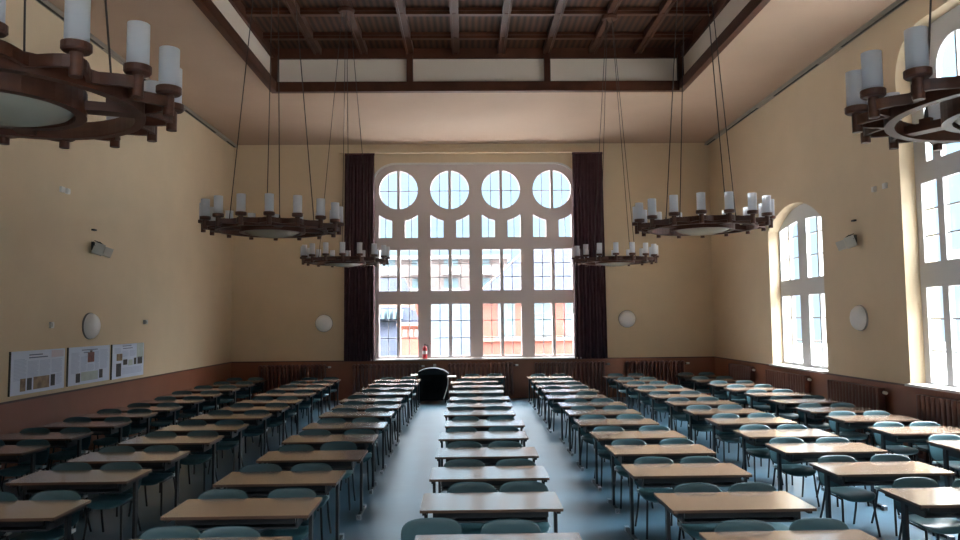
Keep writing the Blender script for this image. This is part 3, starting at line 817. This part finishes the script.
# ------------------------------------------------------------------ light: sky, sun, window portals
w = bpy.data.worlds.new('sky'); sc.world = w; w.use_nodes = True
N = w.node_tree.nodes; L = w.node_tree.links
bg = N['Background']
tc = N.new('ShaderNodeTexCoord'); sx = N.new('ShaderNodeSeparateXYZ'); L.new(tc.outputs['Generated'], sx.inputs[0])
rp = N.new('ShaderNodeValToRGB'); L.new(sx.outputs['Z'], rp.inputs['Fac'])
el = rp.color_ramp.elements; KS = 80.
def sky(p, c, e_=None):
    e_ = e_ or el.new(p); e_.position = p; e_.color = (c[0] / KS, c[1] / KS, c[2] / KS, 1)
sky(0., (.76, 1.05, 1.25), el[0]); sky(.66, (76., 78., 79.5), el[1])
sky(.20, (.78, 1.22, 1.52)); sky(.37, (.95, 1.5, 1.9)); sky(.46, (22., 23.5, 25.)); sky(.55, (58., 60., 62.))
# bright haze on the sunny right-hand side of the sky, dimmer sky behind the building
mrx = N.new('ShaderNodeMapRange'); mrx.inputs['From Min'].default_value = .35; mrx.inputs['From Max'].default_value = .95
mrx.inputs['To Min'].default_value = 0.; mrx.inputs['To Max'].default_value = 1.4
L.new(sx.outputs['X'], mrx.inputs['Value'])
mry = N.new('ShaderNodeMapRange'); mry.inputs['From Min'].default_value = -.6; mry.inputs['From Max'].default_value = .1
mry.inputs['To Min'].default_value = KS * .38; mry.inputs['To Max'].default_value = KS
L.new(sx.outputs['Y'], mry.inputs['Value'])
mrz = N.new('ShaderNodeMapRange'); mrz.inputs['From Min'].default_value = .34; mrz.inputs['From Max'].default_value = .50
L.new(sx.outputs['Z'], mrz.inputs['Value'])
def math_(op, a_, b_):
    n_ = N.new('ShaderNodeMath'); n_.operation = op
    for i_, q_ in enumerate((a_, b_)):
        if isinstance(q_, float): n_.inputs[i_].default_value = q_
        else: L.new(q_, n_.inputs[i_])
    return n_.outputs[0]
haze = math_('ADD', math_('MULTIPLY', mrx.outputs['Result'], math_('ADD', math_('MULTIPLY', mrz.outputs['Result'], .9), .1)), 1.)
mul = math_('MULTIPLY', haze, mry.outputs['Result'])
L.new(rp.outputs['Color'], bg.inputs['Color']); L.new(mul, bg.inputs['Strength'])
sun = bpy.data.lights.new('sun', 'SUN'); sun.energy = 1.6; sun.angle = .02; sun.color = (1., .95, .88)
so = bpy.data.objects.new('sun', sun); COL.objects.link(so)
so.rotation_euler = Vector((.30, .62, -.55)).to_track_quat('-Z', 'Y').to_euler()
def portal(name, loc, rot, sx_, sy_):
    l = bpy.data.lights.new(name, 'AREA'); l.shape = 'RECTANGLE'; l.size = sx_; l.size_y = sy_; l.cycles.is_portal = True
    o = bpy.data.objects.new(name, l); COL.objects.link(o); o.location = loc; o.rotation_euler = rot
portal('daylight_portal', (.45, YF - .4, 4.2), (PI / 2, 0, 0), 12.4, 5.2)  # covers the added openings behind the camera
portal('daylight_portal', (.305, YB + .42, 4.0), (-PI / 2, 0, 0), 6.2, 5.8)
for yy, z, a, b_ in ((15.64, 2.95, 2.6, 3.7), (9.5, 4.05, 4.4, 5.9)):
    portal('daylight_portal', (XR + .6, yy, z), (0, PI / 2, 0), b_, a)

# ------------------------------------------------------------------ camera
F = 720.; H = 2.265
th = math.radians(.57)
dx_, dy_ = 466. - 480., 320. - 270.
ux = dx_ * math.cos(th) - dy_ * math.sin(th); uy = dx_ * math.sin(th) + dy_ * math.cos(th)
pitch = math.atan2(uy, F); yaw = math.atan2(-ux, math.hypot(uy, F))
f = Vector((math.sin(yaw) * math.cos(pitch), math.cos(yaw) * math.cos(pitch), math.sin(pitch)))
r0 = Vector((math.cos(yaw), -math.sin(yaw), 0)); u0 = r0.cross(f)
rr = r0 * math.cos(th) - u0 * math.sin(th); uu = r0 * math.sin(th) + u0 * math.cos(th)
cam = bpy.data.cameras.new('camera'); cam.sensor_width = 36; cam.lens = 36 * F / 960; cam.clip_end = 500
co = bpy.data.objects.new('camera', cam); COL.objects.link(co)
Rm = Matrix((rr, uu, -f)).transposed().to_4x4(); Rm.translation = (0, 0, H); co.matrix_world = Rm
sc.camera = co
sc.view_settings.view_transform = 'Standard'; sc.view_settings.look = 'None'; sc.view_settings.gamma = 1.; sc.view_settings.exposure = .22
sc.cycles.use_denoising = True
sc.cycles.max_bounces = 10; sc.cycles.diffuse_bounces = 6; sc.cycles.glossy_bounces = 4; sc.cycles.transparent_max_bounces = 12
sc.cycles.sample_clamp_indirect = 8.
